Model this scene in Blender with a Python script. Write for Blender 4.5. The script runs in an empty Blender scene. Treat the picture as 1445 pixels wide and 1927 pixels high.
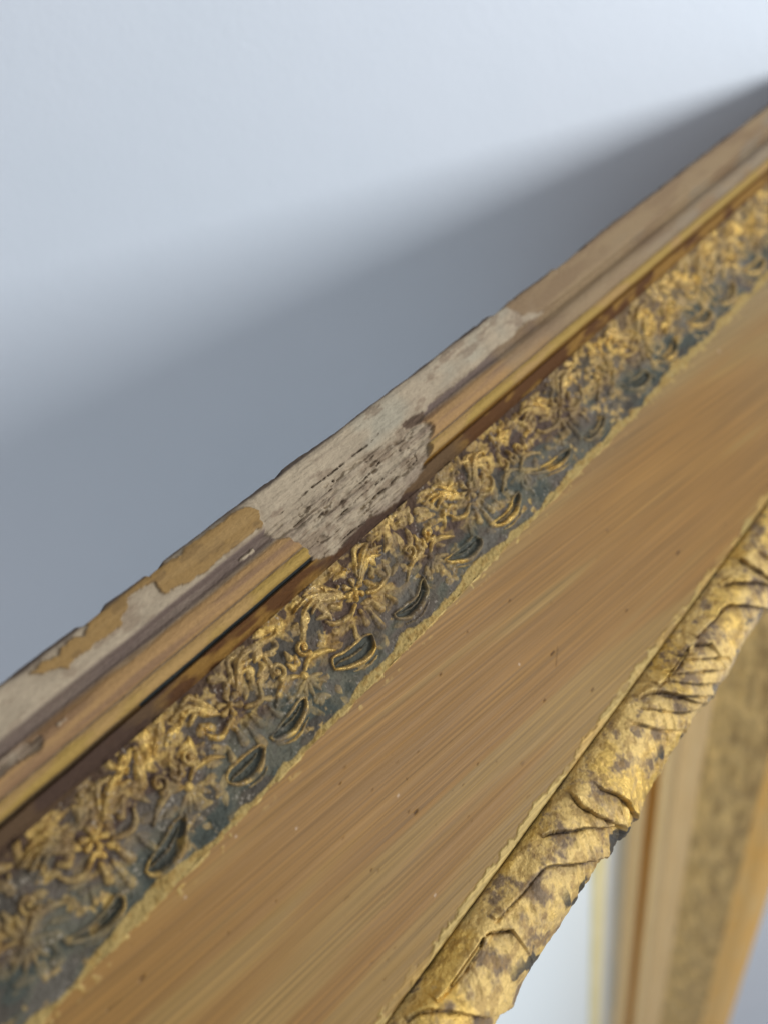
import bpy, math
import numpy as np

# ------------------------------------------------------------------ space
# Everything is laid out in "camera units" (1 unit = S metres) and turned into
# world space with X along the rail, Y into the wall, Z up.
S = 0.1
F = 1544.0; CX, CY = 722.5, 963.5
nrm = lambda v: v / np.linalg.norm(v)
def ray(x, y): return np.array([x - CX, y - CY, F]) / F
D1 = nrm(ray(2655, -715)); D2 = ray(1092, 2810); D2 = nrm(D2 - (D2 @ D1) * D1); D3 = np.cross(D1, D2)
M = np.stack([D1, D3, -D2]); BASE = np.array([0, 0, 1.2])
P1 = ray(1000, 1600); P2 = ray(650, 950)
E_ = P1 - P2; E_ = nrm(E_ - (E_ @ D1) * D1)
N_ = np.cross(D1, E_); N_ = N_ if N_ @ P2 < 0 else -N_
def world(p): return (np.asarray(p) @ M.T) * S + BASE
def face_px(x, y, h=0.0):
    """point of the rail's face seen at a photo position: (along, across, distance)"""
    r = ray(x, y); k = (N_ @ P2 + h) / (N_ @ r); q = k * r - P2
    return q @ D1, q @ E_, k

scene = bpy.context.scene
# ------------------------------------------------------------------ camera
cd = bpy.data.cameras.new('camera'); cam = bpy.data.objects.new('camera', cd)
scene.collection.objects.link(cam); scene.camera = cam
cd.sensor_fit = 'HORIZONTAL'; cd.sensor_width = 36.0; cd.lens = 36.0 * F / 1445.0
cd.clip_start = 0.002; cd.clip_end = 50.0
cd.dof.use_dof = True; cd.dof.focus_distance = 0.985 * S
cd.dof.aperture_fstop = cd.lens * 1e-3 / (0.022 * S)
from mathutils import Matrix, Vector
R = np.stack([M @ [1, 0, 0], M @ [0, -1, 0], M @ [0, 0, -1]], axis=1)
mw = Matrix([list(R[i]) + [float(BASE[i])] for i in range(3)] + [[0, 0, 0, 1]])
cam.matrix_world = mw

# ------------------------------------------------------------------ world and lamps
w = bpy.data.worlds.new('World'); scene.world = w; w.use_nodes = True
bg = w.node_tree.nodes['Background']; bg.inputs[0].default_value = (0.89, 0.92, 1.0, 1); bg.inputs[1].default_value = 0.44
def area(name, loc, target, size, power, col):
    ld = bpy.data.lights.new(name, 'AREA'); ld.shape = 'RECTANGLE'; ld.size = size[0]; ld.size_y = size[1]
    ld.energy = power; ld.color = col
    o = bpy.data.objects.new(name, ld); scene.collection.objects.link(o)
    o.location = loc; d = Vector(target) - Vector(loc)
    o.rotation_euler = d.to_track_quat('-Z', 'Y').to_euler(); return o
AIM = world(P2 + 0.6 * D1)
area('window_light', AIM + np.array([0.11, -0.49, 0.116]), AIM, (0.155, 0.155), 2.45, (0.92, 0.96, 1.0))
area('top_fill_light', AIM + np.array([0.34, -0.16, 0.52]), AIM, (0.3, 0.3), 0.9, (1.0, 0.99, 0.97))  # added unseen fill from above, brightens the wall toward the right
vs = scene.view_settings; vs.view_transform = 'Standard'; vs.look = 'None'; vs.exposure = 0.0; vs.gamma = 1.0
vs.use_curve_mapping = False
scene.cycles.use_denoising = True
scene.cycles.max_bounces = 8

# ------------------------------------------------------------------ helpers
rng = np.random.default_rng(7)
_tabs = {}
def vn(x, y, seed=0):
    if seed not in _tabs: _tabs[seed] = np.random.default_rng(1000 + seed).random((256, 256))
    T = _tabs[seed]; x0 = np.floor(x); y0 = np.floor(y); fx = x - x0; fy = y - y0
    fx = fx * fx * (3 - 2 * fx); fy = fy * fy * (3 - 2 * fy)
    a = x0.astype(int) & 255; b = y0.astype(int) & 255; a1 = (a + 1) & 255; b1 = (b + 1) & 255
    return (T[a, b] * (1 - fx) + T[a1, b] * fx) * (1 - fy) + (T[a, b1] * (1 - fx) + T[a1, b1] * fx) * fy
def fbm(x, y, seed=0, o=4, g=0.5):
    v = 0; a = 1; n = 0
    for i in range(o):
        v = v + a * vn(x * 2 ** i + 17.3 * i, y * 2 ** i + 5.1 * i, seed + i); n += a; a *= g
    return v / n
def ss(a, b, x):
    t = np.clip((x - a) / (b - a), 0, 1); return t * t * (3 - 2 * t)
def lin(r, g, b, gain=1.0):
    c = np.array([r, g, b]) / 255.0
    return np.where(c <= 0.04045, c / 12.92, ((c + 0.055) / 1.055) ** 2.4) * gain
def mixc(c, col, m):
    return c * (1 - m[..., None]) + np.asarray(col) * m[..., None]
def inpoly(t, s, poly):
    r = np.zeros(t.shape, bool); n = len(poly)
    for i in range(n):
        (x1, y1), (x2, y2) = poly[i], poly[(i + 1) % n]
        if abs(y1 - y2) < 1e-12: continue
        r ^= ((y1 > s) != (y2 > s)) & (t < (x2 - x1) * (s - y1) / (y2 - y1) + x1)
    return r
def blur(m, n=1):
    m = m.astype(float)
    for _ in range(n):
        p = np.pad(m, 1, mode='edge')
        m = (p[1:-1, 1:-1] * 2 + p[:-2, 1:-1] + p[2:, 1:-1] + p[1:-1, :-2] + p[1:-1, 2:]) / 6
    return m
def polypx(pts, ox=0, oy=0, sc=1.0):
    return [face_px(ox + x / sc, oy + y / sc)[:2] for x, y in pts]

col = scene.collection
def link(name, data, parent=None):
    o = bpy.data.objects.new(name, data); col.objects.link(o)
    if parent is not None: o.parent = parent
    return o

class Strip:
    """a strip of the moulding's skin as a fine grid; it can be cut into pieces that stay seamless"""
    def __init__(self, t, pos, ts, c, met, rgh):
        self.nt, self.ns = pos.shape[:2]
        W = world(pos.reshape(-1, 3)).reshape(pos.shape)
        dt = np.gradient(W, axis=0); dsx = np.gradient(W, axis=1)
        n = np.cross(dsx, dt); n /= np.linalg.norm(n, axis=2, keepdims=True) + 1e-20
        if (n[self.nt // 2, self.ns // 2] @ (M @ N_)) < 0: n = -n; self.flip = True
        else: self.flip = False
        self.W, self.n, self.ts, self.c, self.met, self.rgh = W, n, ts, c, met, rgh
    def build(self, name, mat, parent, facemask=None):
        nt, ns = self.nt, self.ns
        i, j = np.meshgrid(np.arange(nt - 1), np.arange(ns - 1), indexing='ij')
        if facemask is not None: i, j = i[facemask], j[facemask]
        i = i.ravel(); j = j.ravel()
        if len(i) == 0: return None
        q = np.stack([i * ns + j, (i + 1) * ns + j, (i + 1) * ns + j + 1, i * ns + j + 1], 1)
        if not self.flip: q = q[:, ::-1]
        used, inv = np.unique(q.ravel(), return_inverse=True)
        me = bpy.data.meshes.new(name)
        me.vertices.add(len(used)); me.vertices.foreach_set('co', self.W.reshape(-1, 3)[used].astype(np.float32).ravel())
        me.loops.add(len(inv)); me.loops.foreach_set('vertex_index', inv.astype(np.int32))
        me.polygons.add(len(q)); me.polygons.foreach_set('loop_start', np.arange(0, len(inv), 4, dtype=np.int32))
        me.polygons.foreach_set('use_smooth', np.ones(len(q), bool))
        me.update(calc_edges=True)
        a = me.attributes.new('Col', 'FLOAT_COLOR', 'POINT')
        cc = np.ones((len(used), 4), np.float32); cc[:, :3] = self.c.reshape(-1, 3)[used]; a.data.foreach_set('color', cc.ravel())
        for nm, arr in (('Met', self.met), ('Rgh', self.rgh)):
            a = me.attributes.new(nm, 'FLOAT', 'POINT'); a.data.foreach_set('value', arr.ravel()[used].astype(np.float32))
        a = me.attributes.new('ts', 'FLOAT_VECTOR', 'POINT')
        v = np.zeros((len(used), 3), np.float32); v[:, :2] = self.ts.reshape(-1, 2)[used]; a.data.foreach_set('vector', v.ravel())
        me.normals_split_custom_set_from_vertices(self.n.reshape(-1, 3)[used])
        me.materials.append(mat)
        return link(name, me, parent)

def nodes(name):
    m = bpy.data.materials.new(name); m.use_nodes = True
    nt = m.node_tree; b = nt.nodes['Principled BSDF']; return m, nt, b
def skin_mat(name, bumps, colvar=0.15, spec=0.5):
    """base colour, metal and roughness from the wear maps, with fine relief on top"""
    m, nt, b = nodes(name); L = nt.links.new
    def attr(n):
        a = nt.nodes.new('ShaderNodeAttribute'); a.attribute_name = n; return a
    A = attr('Col'); T = attr('ts')
    prev = None; first = None
    for (sx, sy, dist, det) in bumps:
        mp = nt.nodes.new('ShaderNodeMapping'); mp.inputs['Scale'].default_value = (sx, sy, 1); L(T.outputs['Vector'], mp.inputs['Vector'])
        no = nt.nodes.new('ShaderNodeTexNoise'); no.inputs['Scale'].default_value = 1.0; no.inputs['Detail'].default_value = det
        L(mp.outputs[0], no.inputs['Vector'])
        bu = nt.nodes.new('ShaderNodeBump'); bu.inputs['Strength'].default_value = 1.0; bu.inputs['Distance'].default_value = dist * S
        L(no.outputs['Fac'], bu.inputs['Height'])
        if prev: L(prev.outputs[0], bu.inputs['Normal'])
        prev = bu; first = first or no
    if prev: L(prev.outputs[0], b.inputs['Normal'])
    mr = nt.nodes.new('ShaderNodeMapRange'); mr.inputs['From Min'].default_value = 0.25; mr.inputs['From Max'].default_value = 0.75
    mr.inputs['To Min'].default_value = 1 - colvar; mr.inputs['To Max'].default_value = 1 + colvar
    L(first.outputs['Fac'], mr.inputs['Value'])
    mx = nt.nodes.new('ShaderNodeVectorMath'); mx.operation = 'SCALE'
    L(A.outputs['Color'], mx.inputs[0]); L(mr.outputs[0], mx.inputs['Scale']); L(mx.outputs[0], b.inputs['Base Color'])
    L(attr('Met').outputs['Fac'], b.inputs['Metallic']); L(attr('Rgh').outputs['Fac'], b.inputs['Roughness'])
    b.inputs['Specular IOR Level'].default_value = spec
    return m
G = 1.02                                # photo tone -> surface colour
GESSO = lin(158, 142, 118, G); OCHRE = lin(138, 108, 62, G); PURPLE = lin(104, 88, 78, G); TAN = lin(152, 118, 74, G)
DKGREEN = lin(42, 46, 44, G); COVE = lin(84, 52, 20, G); BLUE = lin(88, 85, 70, G); BROWN = lin(78, 60, 48, G)
GOLD = lin(194, 160, 88, G); GOLDP = lin(162, 137, 80, G); DARKW = lin(62, 50, 42, G); STAIN = lin(134, 108, 84, G); BLACK = lin(48, 50, 48, G)

# ------------------------------------------------------------------ frame root
frame = bpy.data.objects.new('picture_frame', None); col.objects.link(frame)
frame['label'] = 'worn gilded picture frame with carved flower band, chalky losses and wood panel, leaning on wall'
frame['category'] = 'picture frame'
T0, T1 = -1.0, 1.73
def tgrid(step):                          # finer where the rail is near
    k = np.linspace(math.log(1 + 0.517 * T0), math.log(1 + 0.517 * T1), int((T1 - T0) / step))
    return (np.exp(k) - 1) / 0.517
def place(t, s, h): return P2 + t[..., None] * D1 + s[..., None] * E_ + h[..., None] * N_

# ================================================================== outer edge, cove, bead
t = tgrid(0.00115)
sq = np.concatenate([np.linspace(-0.072, -0.0785, 10)[:-1], np.linspace(-0.0785, 0.046, 125)])
hq = np.concatenate([np.linspace(-0.085, -0.006, 10)[:-1], np.zeros(125)])
side = np.concatenate([np.ones(9), np.zeros(125)])
TT, SQ = np.meshgrid(t, sq, indexing='ij'); HQ = np.broadcast_to(hq, TT.shape).copy(); SD = np.broadcast_to(side, TT.shape)
chip = (fbm(TT * 16, TT * 0, 5, 5, 0.6) - 0.5) + 0.6 * ss(0.58, 0.66, fbm(TT * 22, TT * 0 + 3, 7, 3))
SQ = SQ + 0.006 * chip * (1 - ss(-0.0785, -0.058, SQ)) 
s0 = SQ + 0.0016 * (fbm(TT * 30, SQ * 60, 3, 3) - 0.5)
def prof(s):
    pts = [(-0.0785, -0.008), (-0.0765, -0.003), (-0.072, 0.0), (-0.042, 0.001), (-0.036, -0.001), (-0.031, -0.009), (-0.025, -0.008), (-0.021, -0.003),
           (-0.016, 0.003), (-0.009, 0.0055), (-0.001, 0.0045), (0.0045, 0.0015), (0.006, -0.0008), (0.0075, 0.002), (0.013, 0.0045), (0.0185, 0.003), (0.0215, -0.001),
           (0.0232, -0.011), (0.0262, -0.012), (0.028, -0.006), (0.032, -0.008), (0.04, -0.012), (0.046, -0.010)]
    return np.interp(s, *zip(*pts))
h = prof(s0)
# --- masks from the losses seen on the rail
jt = TT + 0.007 * (fbm(TT * 80, SQ * 80, 11, 5, 0.62) - 0.5) * 2; js = SQ + 0.0042 * (fbm(TT * 80, SQ * 80, 12, 5, 0.62) - 0.5) * 2
k8 = (0, 900, 2.779)
ochre1 = polypx([(1290,150),(1350,165),(1372,200),(1365,260),(1290,310),(1080,480),(960,560),(870,595),(820,580),(800,550),(780,490),(880,440),(930,410),(960,370),(1050,310),(1150,230),(1200,190)], *k8)
ochre2 = polypx([(770,480),(800,550),(760,565),(690,600),(665,630),(675,670),(640,720),(640,780),(560,830),(480,880),(370,960),(370,1000),(330,1000),(240,1010),(160,1030),(230,960),(300,930),(310,890),(440,820),(460,770),(440,720),(520,660),(650,560)], *k8)
k3 = (700, 550, 2.89)
loss = polypx([(485-60,900),(720,700),(860,590),(905,560),(985,592),(1030,583),(1012,597),(990,605),(963,633),(942,647),(894,692),(845,733),(818,754),(775,800),(800,793),(814,803),(806,830),(808,850),(804,880),(790,896),(752,941),(700,975),(660,1012),(640,1035),(600,1052),(588,1046),(578,1030),(566,1020),(520,1012),(500,1002),(496,985),(494,965),(480,950)])
lossLL = polypx([(225,1365),(180,1445),(60,1500),(0,1560),(-120,1640),(-200,1600),(0,1470),(120,1400),(200,1350)], *k8)
stripA = (SQ < -0.0345 + 0.005 * (fbm(TT * 22, SQ * 20, 21, 3) - 0.5))
mO = blur(inpoly(jt, js, ochre1) | inpoly(jt, js, ochre2), 1)
mL = blur(inpoly(jt, js, loss), 2)
mLL = blur(inpoly(jt, js, lossLL), 2)
mA = blur(stripA & (SD < 0.5), 1)
right = ss(0.36, 0.46, TT + 0.2 * (fbm(TT * 12, SQ * 14, 31, 3) - 0.5))           # beyond the loss the old coating is still on
old = mA * right
# --- relief of the gesso where the coating is gone
rid = fbm(TT * 11, SQ * 190, 41, 5, 0.62); lum = fbm(TT * 60, SQ * 60, 44, 4)
hg = np.interp(s0, [-0.0785, -0.0765, -0.072, -0.04, -0.033, -0.02, 0.0, 0.02, 0.03, 0.046], [-0.008, -0.004, -0.001, -0.0015, -0.005, -0.0048, -0.003, -0.006, -0.010, -0.011])
rough = ss(-0.04, -0.025, SQ)
hg = hg + (rid - 0.5) * (0.0035 + 0.012 * rough) + (lum - 0.5) * (0.0035 + 0.006 * rough)
pit = ss(0.63, 0.72, fbm(TT * 42, SQ * 120, 51, 3)) * rough
hg = hg - 0.005 * pit
# long cracks in the bare gesso
def stroke(px_, TTg, SSg, tg, sg, pad=0.02):
    pts = np.array(px_); lo = pts.min(0) - pad; hi = pts.max(0) + pad
    i0, i1 = np.searchsorted(tg, [lo[0], hi[0]]); j0, j1 = np.searchsorted(sg, [lo[1], hi[1]])
    if i1 - i0 < 2 or j1 - j0 < 2: return None
    X = TTg[i0:i1, j0:j1]; Y = SSg[i0:i1, j0:j1]; d = np.full(X.shape, 9.0)
    if len(pts) == 1: d = np.hypot(X - pts[0, 0], Y - pts[0, 1])
    for a, b in zip(pts[:-1], pts[1:]):
        v = b - a; u = np.clip(((X - a[0]) * v[0] + (Y - a[1]) * v[1]) / (v @ v + 1e-12), 0, 1)
        d = np.minimum(d, np.hypot(X - a[0] - u * v[0], Y - a[1] - u * v[1]))
    return (slice(i0, i1), slice(j0, j1)), d
crk = np.zeros(TT.shape); sgrid = np.where(side > 0.5, -1.0, sq)
k5 = (480, 780, 4.014)
for pl, wd in [([(945,135),(870,210),(770,290),(650,380),(590,430)], 1.6), ([(590,430),(520,480),(420,560),(300,670),(180,760)], 1.2), ([(530,730),(450,800),(370,840)], 3.0), ([(980,320),(930,380),(820,500),(770,545)], 1.4),
               ([(1190,370),(1100,450),(1040,520),(930,600),(880,660)], 1.5), ([(1255,225),(1225,280),(1240,330),(1200,380)], 1.2), ([(1225,260),(1160,240)], 0.9), ([(1130,360),(960,490),(800,610),(650,760)], 0.9),
               ([(610,490)], 2.6), ([(805,465)], 2.4), ([(1110,260)], 2.6), ([(585,690)], 2.6), ([(660,950),(760,870),(880,780)], 1.6)]:
    pp = polypx([(x + 6 * math.sin(7 * x), y) for x, y in pl], *k5); wd = wd * 0.62
    r = stroke(pp, TT, SQ, t, sgrid)
    if r:
        wv = wd / F * (0.6 + 1.0 * fbm(TT[r[0]] * 120, SQ[r[0]] * 120, 61, 2))
        brk = ss(0.40, 0.54, fbm(TT[r[0]] * 70, SQ[r[0]] * 40, 63, 3)); dj = r[1] + 0.0022 * (fbm(TT[r[0]] * 220, SQ[r[0]] * 220, 65, 3) - 0.5)
        crk[r[0]] = np.maximum(crk[r[0]], np.clip(1.25 - np.abs(dj) / wv, 0, 1) * (0.25 + 0.75 * brk))
hg = hg - 0.0045 * crk
h = h * (1 - mL) + hg * mL
h = h * (1 - mLL) + (hg - 0.001) * mLL
h += 0.0045 * mO * (1 - mL)                                                  # coating stands proud of the gesso
h += 0.0016 * old + (0.001 * (fbm(TT * 60, SQ * 160, 71, 4) - 0.5))
h -= 0.0010 * ss(0.62, 0.7, fbm(TT * 25, SQ * 60, 75, 4)) * right * mA           # flaked spots farther along
HH = np.where(SD > 0.5, HQ, h + HQ)
# a few flakes lifting in the cove
flk = np.zeros(TT.shape)
for pl in [[(1265,425),(1300,400),(1335,375)], [(300,1290),(340,1262)]]:
    r = stroke(polypx(pl, *k8), TT, SQ, t, sgrid)
    if r: flk[r[0]] = np.maximum(flk[r[0]], np.clip(1.4 - (r[1] + 0.004 * (fbm(TT[r[0]] * 140, SQ[r[0]] * 140, 67, 2) - 0.5)) / (2.2 / F), 0, 1))
HH += 0.0035 * flk
# --- colours
c = np.broadcast_to(GESSO, TT.shape + (3,)).copy()
n1 = fbm(TT * 40, SQ * 90, 81, 4); n2 = fbm(TT * 7, SQ * 140, 85, 4)
c *= (0.74 + 0.5 * n1)[..., None]; c = mixc(c, lin(120, 100, 80, G), ss(0.55, 0.7, fbm(TT * 28, SQ * 80, 115, 4, 0.6)) * 0.5)
nonA = 1 - mA
cov = ss(-0.040, -0.035, s0) * (1 - ss(-0.024, -0.019, s0 + 0.008 * (n2 - 0.5)))
c = mixc(c, PURPLE * 1.0, np.clip(cov * (0.55 + 0.9 * n2), 0, 1))
bead = ss(-0.023, -0.018, s0 + 0.01 * (n2 - 0.5)) * (1 - ss(0.005, 0.007, s0))
beadcol = mixc(np.broadcast_to(TAN, TT.shape + (3,)), lin(128, 98, 68, G), ss(0.4, 0.7, n2))
beadcol = mixc(beadcol, lin(120, 106, 92, G), ss(0.15, 0.75, TT) * 0.75 * (1 - ss(-0.012, 0.002, SQ)))
c = c * (1 - bead[..., None]) + beadcol * bead[..., None]
ln = np.exp(-((s0 - 0.006) / 0.0011) ** 2) * (0.4 + 0.8 * n1)
fil = ss(0.0065, 0.008, s0) * (1 - ss(0.021, 0.0225, s0))
gl = ss(0.48, 0.68, fbm(TT * 14, SQ * 50, 91, 3) + 0.22 * ss(0.1, 0.5, TT)) 
c = mixc(c, lin(158, 126, 76, G), fil)
c = mixc(c, lin(160, 132, 66, G), fil * gl * 0.8)
c = mixc(c, lin(86, 62, 30, G), np.clip(ln, 0, 1) * 0.75)
dk = ss(0.0212, 0.0228, s0) * (1 - ss(0.0262, 0.028, s0))
dkm = dk * ss(0.35, 0.5, fbm(TT * 5, SQ * 10, 95, 2) + 0.35 * (np.abs(TT + 0.16) < 0.17) - 0.5 * ss(0.02, 0.3, TT))
c = mixc(c, lin(128, 92, 34, G), dk); c = mixc(c, DKGREEN, dkm)
cv2 = ss(0.0262, 0.028, s0)
c = mixc(c, COVE, cv2); c = mixc(c, lin(140, 104, 44, G), cv2 * ss(0.45, 0.6, fbm(TT * 16, SQ * 60, 97, 3)) * 0.8)
dbl = cv2 * np.maximum(ss(-0.25, -0.36, TT + 0.1 * (n1 - 0.5)), (ss(-0.10, -0.02, TT + 0.1 * (n1 - 0.5)) * (1 - ss(0.18, 0.24, TT))) * 0.9)
c = mixc(c, lin(62, 48, 40, G), dbl * 0.8)  # cove below the loss: dirt and shade painted in dark
eg = np.clip(4 * mO * (1 - mO), 0, 1); c = mixc(c, OCHRE * (1), mO * (1 - 0.0 * eg)); c = mixc(c, lin(104, 80, 48, G), mO * ss(0.52, 0.66, fbm(TT * 55, SQ * 90, 87, 4)) * 0.5); c = mixc(c, lin(150, 120, 74, G), mO * ss(0.5, 0.7, n2) * 0.5)
oc = mixc(np.broadcast_to(lin(136, 114, 84, G), TT.shape + (3,)), lin(114, 90, 66, G), ss(0.45, 0.70, fbm(TT * 9, SQ * 40, 99, 4)) * 0.5)
oc = mixc(oc, lin(128, 120, 104, G), ss(0.5, 0.68, fbm(TT * 8 + 5, SQ * 30, 101, 4)) * ss(0.6, 1.0, TT) * 0.4)
rb = right * (1 - ss(0.004, 0.009, SQ)) 
c = c * (1 - rb[..., None]) + oc * rb[..., None]
gc = np.broadcast_to(GESSO, TT.shape + (3,)) * (0.84 + 0.32 * fbm(TT * 50, SQ * 80, 103, 4))[..., None]
gc = mixc(gc, lin(128, 110, 92, G), ss(0.5, 0.75, rid) * rough * 0.6 + ss(0.55, 0.7, fbm(TT * 12, SQ * 120, 105, 3)) * 0.25)
gc = mixc(gc, lin(150, 143, 124, G), ss(0.55, 0.75, fbm(TT * 10, SQ * 20, 107, 3)) * (1 - rough) * 0.7)
gc = mixc(gc, lin(118, 98, 78, G), ss(0.56, 0.68, fbm(TT * 26, SQ * 70, 113, 4, 0.6)) * 0.55)
gc = mixc(gc, lin(84, 70, 58, G), np.clip(crk, 0, 1) * 0.8)
c = c * (1 - mL[..., None]) + gc * mL[..., None]
c = c * (1 - mLL[..., None]) + gc * mLL[..., None]
br = polypx([(758,800),(775,780),(800,768),(805,778),(790,795),(768,806)]); c = mixc(c, lin(92, 74, 58, G), blur(inpoly(jt, js, br), 1))
edge = (1 - ss(-0.0775, -0.0735, SQ + 0.007 * (fbm(TT * 18, SQ * 10, 109, 3) - 0.42)))
c = mixc(c, DARKW * 1.3, edge * 0.9); c = mixc(c, DARKW, SD)
c = mixc(c, GESSO * 1.2, np.clip(flk, 0, 1))
met = np.clip(fil * gl * 0.35 + cv2 * 0.25 * (1 - dbl), 0, 1) * (1 - mL) * (1 - mLL)
rgh = 0.85 - 0.4 * met - 0.12 * bead * (1 - mL) - 0.1 * mO
STR = Strip(t, place(TT, SQ, HH), np.stack([TT, SQ], -1), np.clip(c, 0, 1), met, np.clip(rgh, 0.2, 1))
M_GESSO = skin_mat('gesso_and_old_coating', [(160, 420, 0.0016, 5), (900, 900, 0.0006, 3)], 0.14, 0.3)
fs = lambda a: a[:-1, :-1]
lab = np.zeros(TT.shape, int)
lab[(SQ > -0.0345)] = 1; lab[SQ > -0.0195] = 2; lab[SQ > 0.006] = 3; lab[SQ > 0.0222] = 4
lab[(mO > 0.5)] = 5
lab[(mL > 0.5)] = 6
lab[(SD > 0.5)] = 0
edge_o = STR.build('outer_edge', M_GESSO, frame, fs(lab == 0))
edge_o['label'] = 'flat outer edge of the rail with chalky bare gesso'
STR.build('cove', M_GESSO, frame, fs(lab == 1)); STR.build('bead', M_GESSO, frame, fs(lab == 2))
STR.build('gold_fillet', M_GESSO, frame, fs(lab == 3)); STR.build('groove', M_GESSO, frame, fs(lab == 4))
split_t = face_px(286, 1080)[0]
for a in ((lab == 5) & (TT < split_t), (lab == 5) & (TT >= split_t)):
    o = STR.build('coating_patch', M_GESSO, edge_o, fs(a))
o = STR.build('plaster_loss', M_GESSO, frame, fs(lab == 6)); o['label'] = 'chalky grey loss where the moulding has broken off'

# ================================================================== carved ornament band
t = tgrid(0.00105)
sg = np.linspace(0.046, 0.181, 128)
TT, SQ = np.meshgrid(t, sg, indexing='ij')
base = np.interp(SQ, [0.046, 0.055, 0.09, 0.13, 0.16, 0.172, 0.181], [-0.010, -0.011, -0.007, -0.007, -0.0065, -0.002, 0.0])
low = fbm(TT * 45, SQ * 45, 201, 4)
H = base + (low - 0.5) * 0.0055
fid = np.zeros(TT.shape, int); fh = np.zeros(TT.shape); goldm = np.zeros(TT.shape); hollow = np.zeros(TT.shape); body = np.zeros(TT.shape); leafm = np.zeros(TT.shape); skirt = np.zeros(TT.shape)
feats = []
# carved units read off the rail: palmette centres and what stands between them
CEN = [face_px(*p)[0] for p in [(100,1775),(380,1510),(590,1290),(815,1050),(985,885),(1165,735)]]
CEN[0] = -0.535
while CEN[-1] < T1: CEN.append(CEN[-1] + 0.225)
KINDS = {'leaf': 'carved_leaf', 'bud': 'carved_bud', 'reed': 'carved_reed', 'flower': 'carved_flower'}
WT = TT + 0.0034 * (fbm(TT * 32, SQ * 32, 203, 3) - 0.5); WS = SQ + 0.0034 * (fbm(TT * 32 + 7, SQ * 32, 206, 3) - 0.5)   # hand-made unevenness
def ridge(pts, r0, r1, hgt, gold, grp, prof=0.6, mid=None):
    """a carved ridge along pts (t, s); its half-width runs from r0 over mid to r1"""
    pts = np.array([q[:2] for q in pts], float)
    if len(pts) == 1: pts = np.vstack([pts, pts + 1e-6])
    pad = 0.03; lo = pts.min(0) - pad; hi = pts.max(0) + pad
    i0, i1 = np.searchsorted(t, [lo[0], hi[0]]); j0, j1 = np.searchsorted(sg, [lo[1], hi[1]])
    if i1 - i0 < 2 or j1 - j0 < 2: return
    sl = (slice(i0, i1), slice(j0, j1)); X = WT[sl]; Y = WS[sl]
    d = np.full(X.shape, 9.0); uu_ = np.zeros(X.shape); n = len(pts) - 1
    for k_, (a, b) in enumerate(zip(pts[:-1], pts[1:])):
        v = b - a; u = np.clip(((X - a[0]) * v[0] + (Y - a[1]) * v[1]) / (v @ v + 1e-14), 0, 1)
        dd = np.hypot(X - a[0] - u * v[0], Y - a[1] - u * v[1]); m_ = dd < d
        d = np.where(m_, dd, d); uu_ = np.where(m_, (k_ + u) / n, uu_)
    if mid is None: rr = r0 + (r1 - r0) * uu_
    else: rr = np.where(uu_ < 0.5, r0 + (mid - r0) * np.sin(uu_ * np.pi), r1 + (mid - r1) * np.sin(uu_ * np.pi))
    x = np.clip(1 - (d / rr) ** 2, 0, 1)
    v = hgt * x ** prof * (0.55 + 0.45 * np.clip(rr / max(r0, r1, mid or 0), 0, 1))
    up = v > fh[sl]
    fh[sl] = np.where(up, v, fh[sl]); fid[sl] = np.where(up & (x > 0.1), grp, fid[sl])
    body[sl] = np.maximum(body[sl], 0.40 * hgt * np.exp(-(d / (1.7 * rr)) ** 2))
    goldm[sl] = np.maximum(goldm[sl], gold * ss(0.05, 0.45, x))
nid = [0]; idname = {}
def newid(kind): nid[0] += 1; idname[nid[0]] = KINDS[kind]; return nid[0]
U = 1 / F
# leaf loops seen singly (photo positions)
LOOPS = [
 [(121,1773),(160,1752),(195,1722),(222,1686),(236,1690),(234,1712),(215,1738),(180,1762),(140,1773)],
 [(332,1545),(312,1580),(288,1615),(276,1642),(292,1649),(320,1635),(345,1600),(353,1560),(352,1533)],
 [(489,1403),(470,1416),(449,1435),(435,1451),(430,1466),(437,1476),(457,1476),(476,1464),(489,1449),(497,1428),(499,1408)],
 [(511,1390),(530,1365),(548,1341),(566,1318),(577,1312),(580,1332),(562,1372),(540,1388),(522,1394)],
 [(629,1239),(650,1228),(672,1210),(687,1197),(703,1193),(708,1218),(699,1233),(683,1247),(658,1257),(633,1260)],
 [(745,1156),(766,1139),(784,1122),(793,1104),(800,1085),(806,1108),(800,1125),(790,1145),(774,1160),(753,1164)],
 [(838,1052),(858,1038),(880,1022),(896,1006),(908,1012),(908,1026),(893,1044),(876,1053),(850,1057)],
 [(924,986),(944,972),(962,955),(967,936),(978,922),(980,943),(973,965),(956,980),(940,988)],
 [(990,888),(1015,880),(1038,868),(1060,850),(1074,842),(1072,858),(1058,872),(1035,884),(1010,890)],
 [(1100,822),(1116,812),(1128,798),(1133,780),(1140,783),(1136,800),(1126,815),(1112,826)],
]
def smooth(p, n=5):
    p = np.array([q[:2] for q in p]); o = []
    if len(p) < 3: return [tuple(x) for x in p]
    closed = np.allclose(p[0], p[-1])
    for i in range(len(p) - 1):
        a = p[i - 1] if i else (p[-2] if closed else p[0]); b = p[i]; c_ = p[i + 1]; d = p[i + 2] if i + 2 < len(p) else (p[1] if closed else p[-1])
        for u in np.arange(n) / n:
            o.append(tuple(0.5 * (2 * b + (c_ - a) * u + (2 * a - 5 * b + 4 * c_ - d) * u * u + (3 * b - a - 3 * c_ + d) * u ** 3)))
    return o + [tuple(p[-1])]
def loop_ts(p): return [face_px(*q)[:2] for q in p]
LT = [loop_ts(p) for p in LOOPS]
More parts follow.
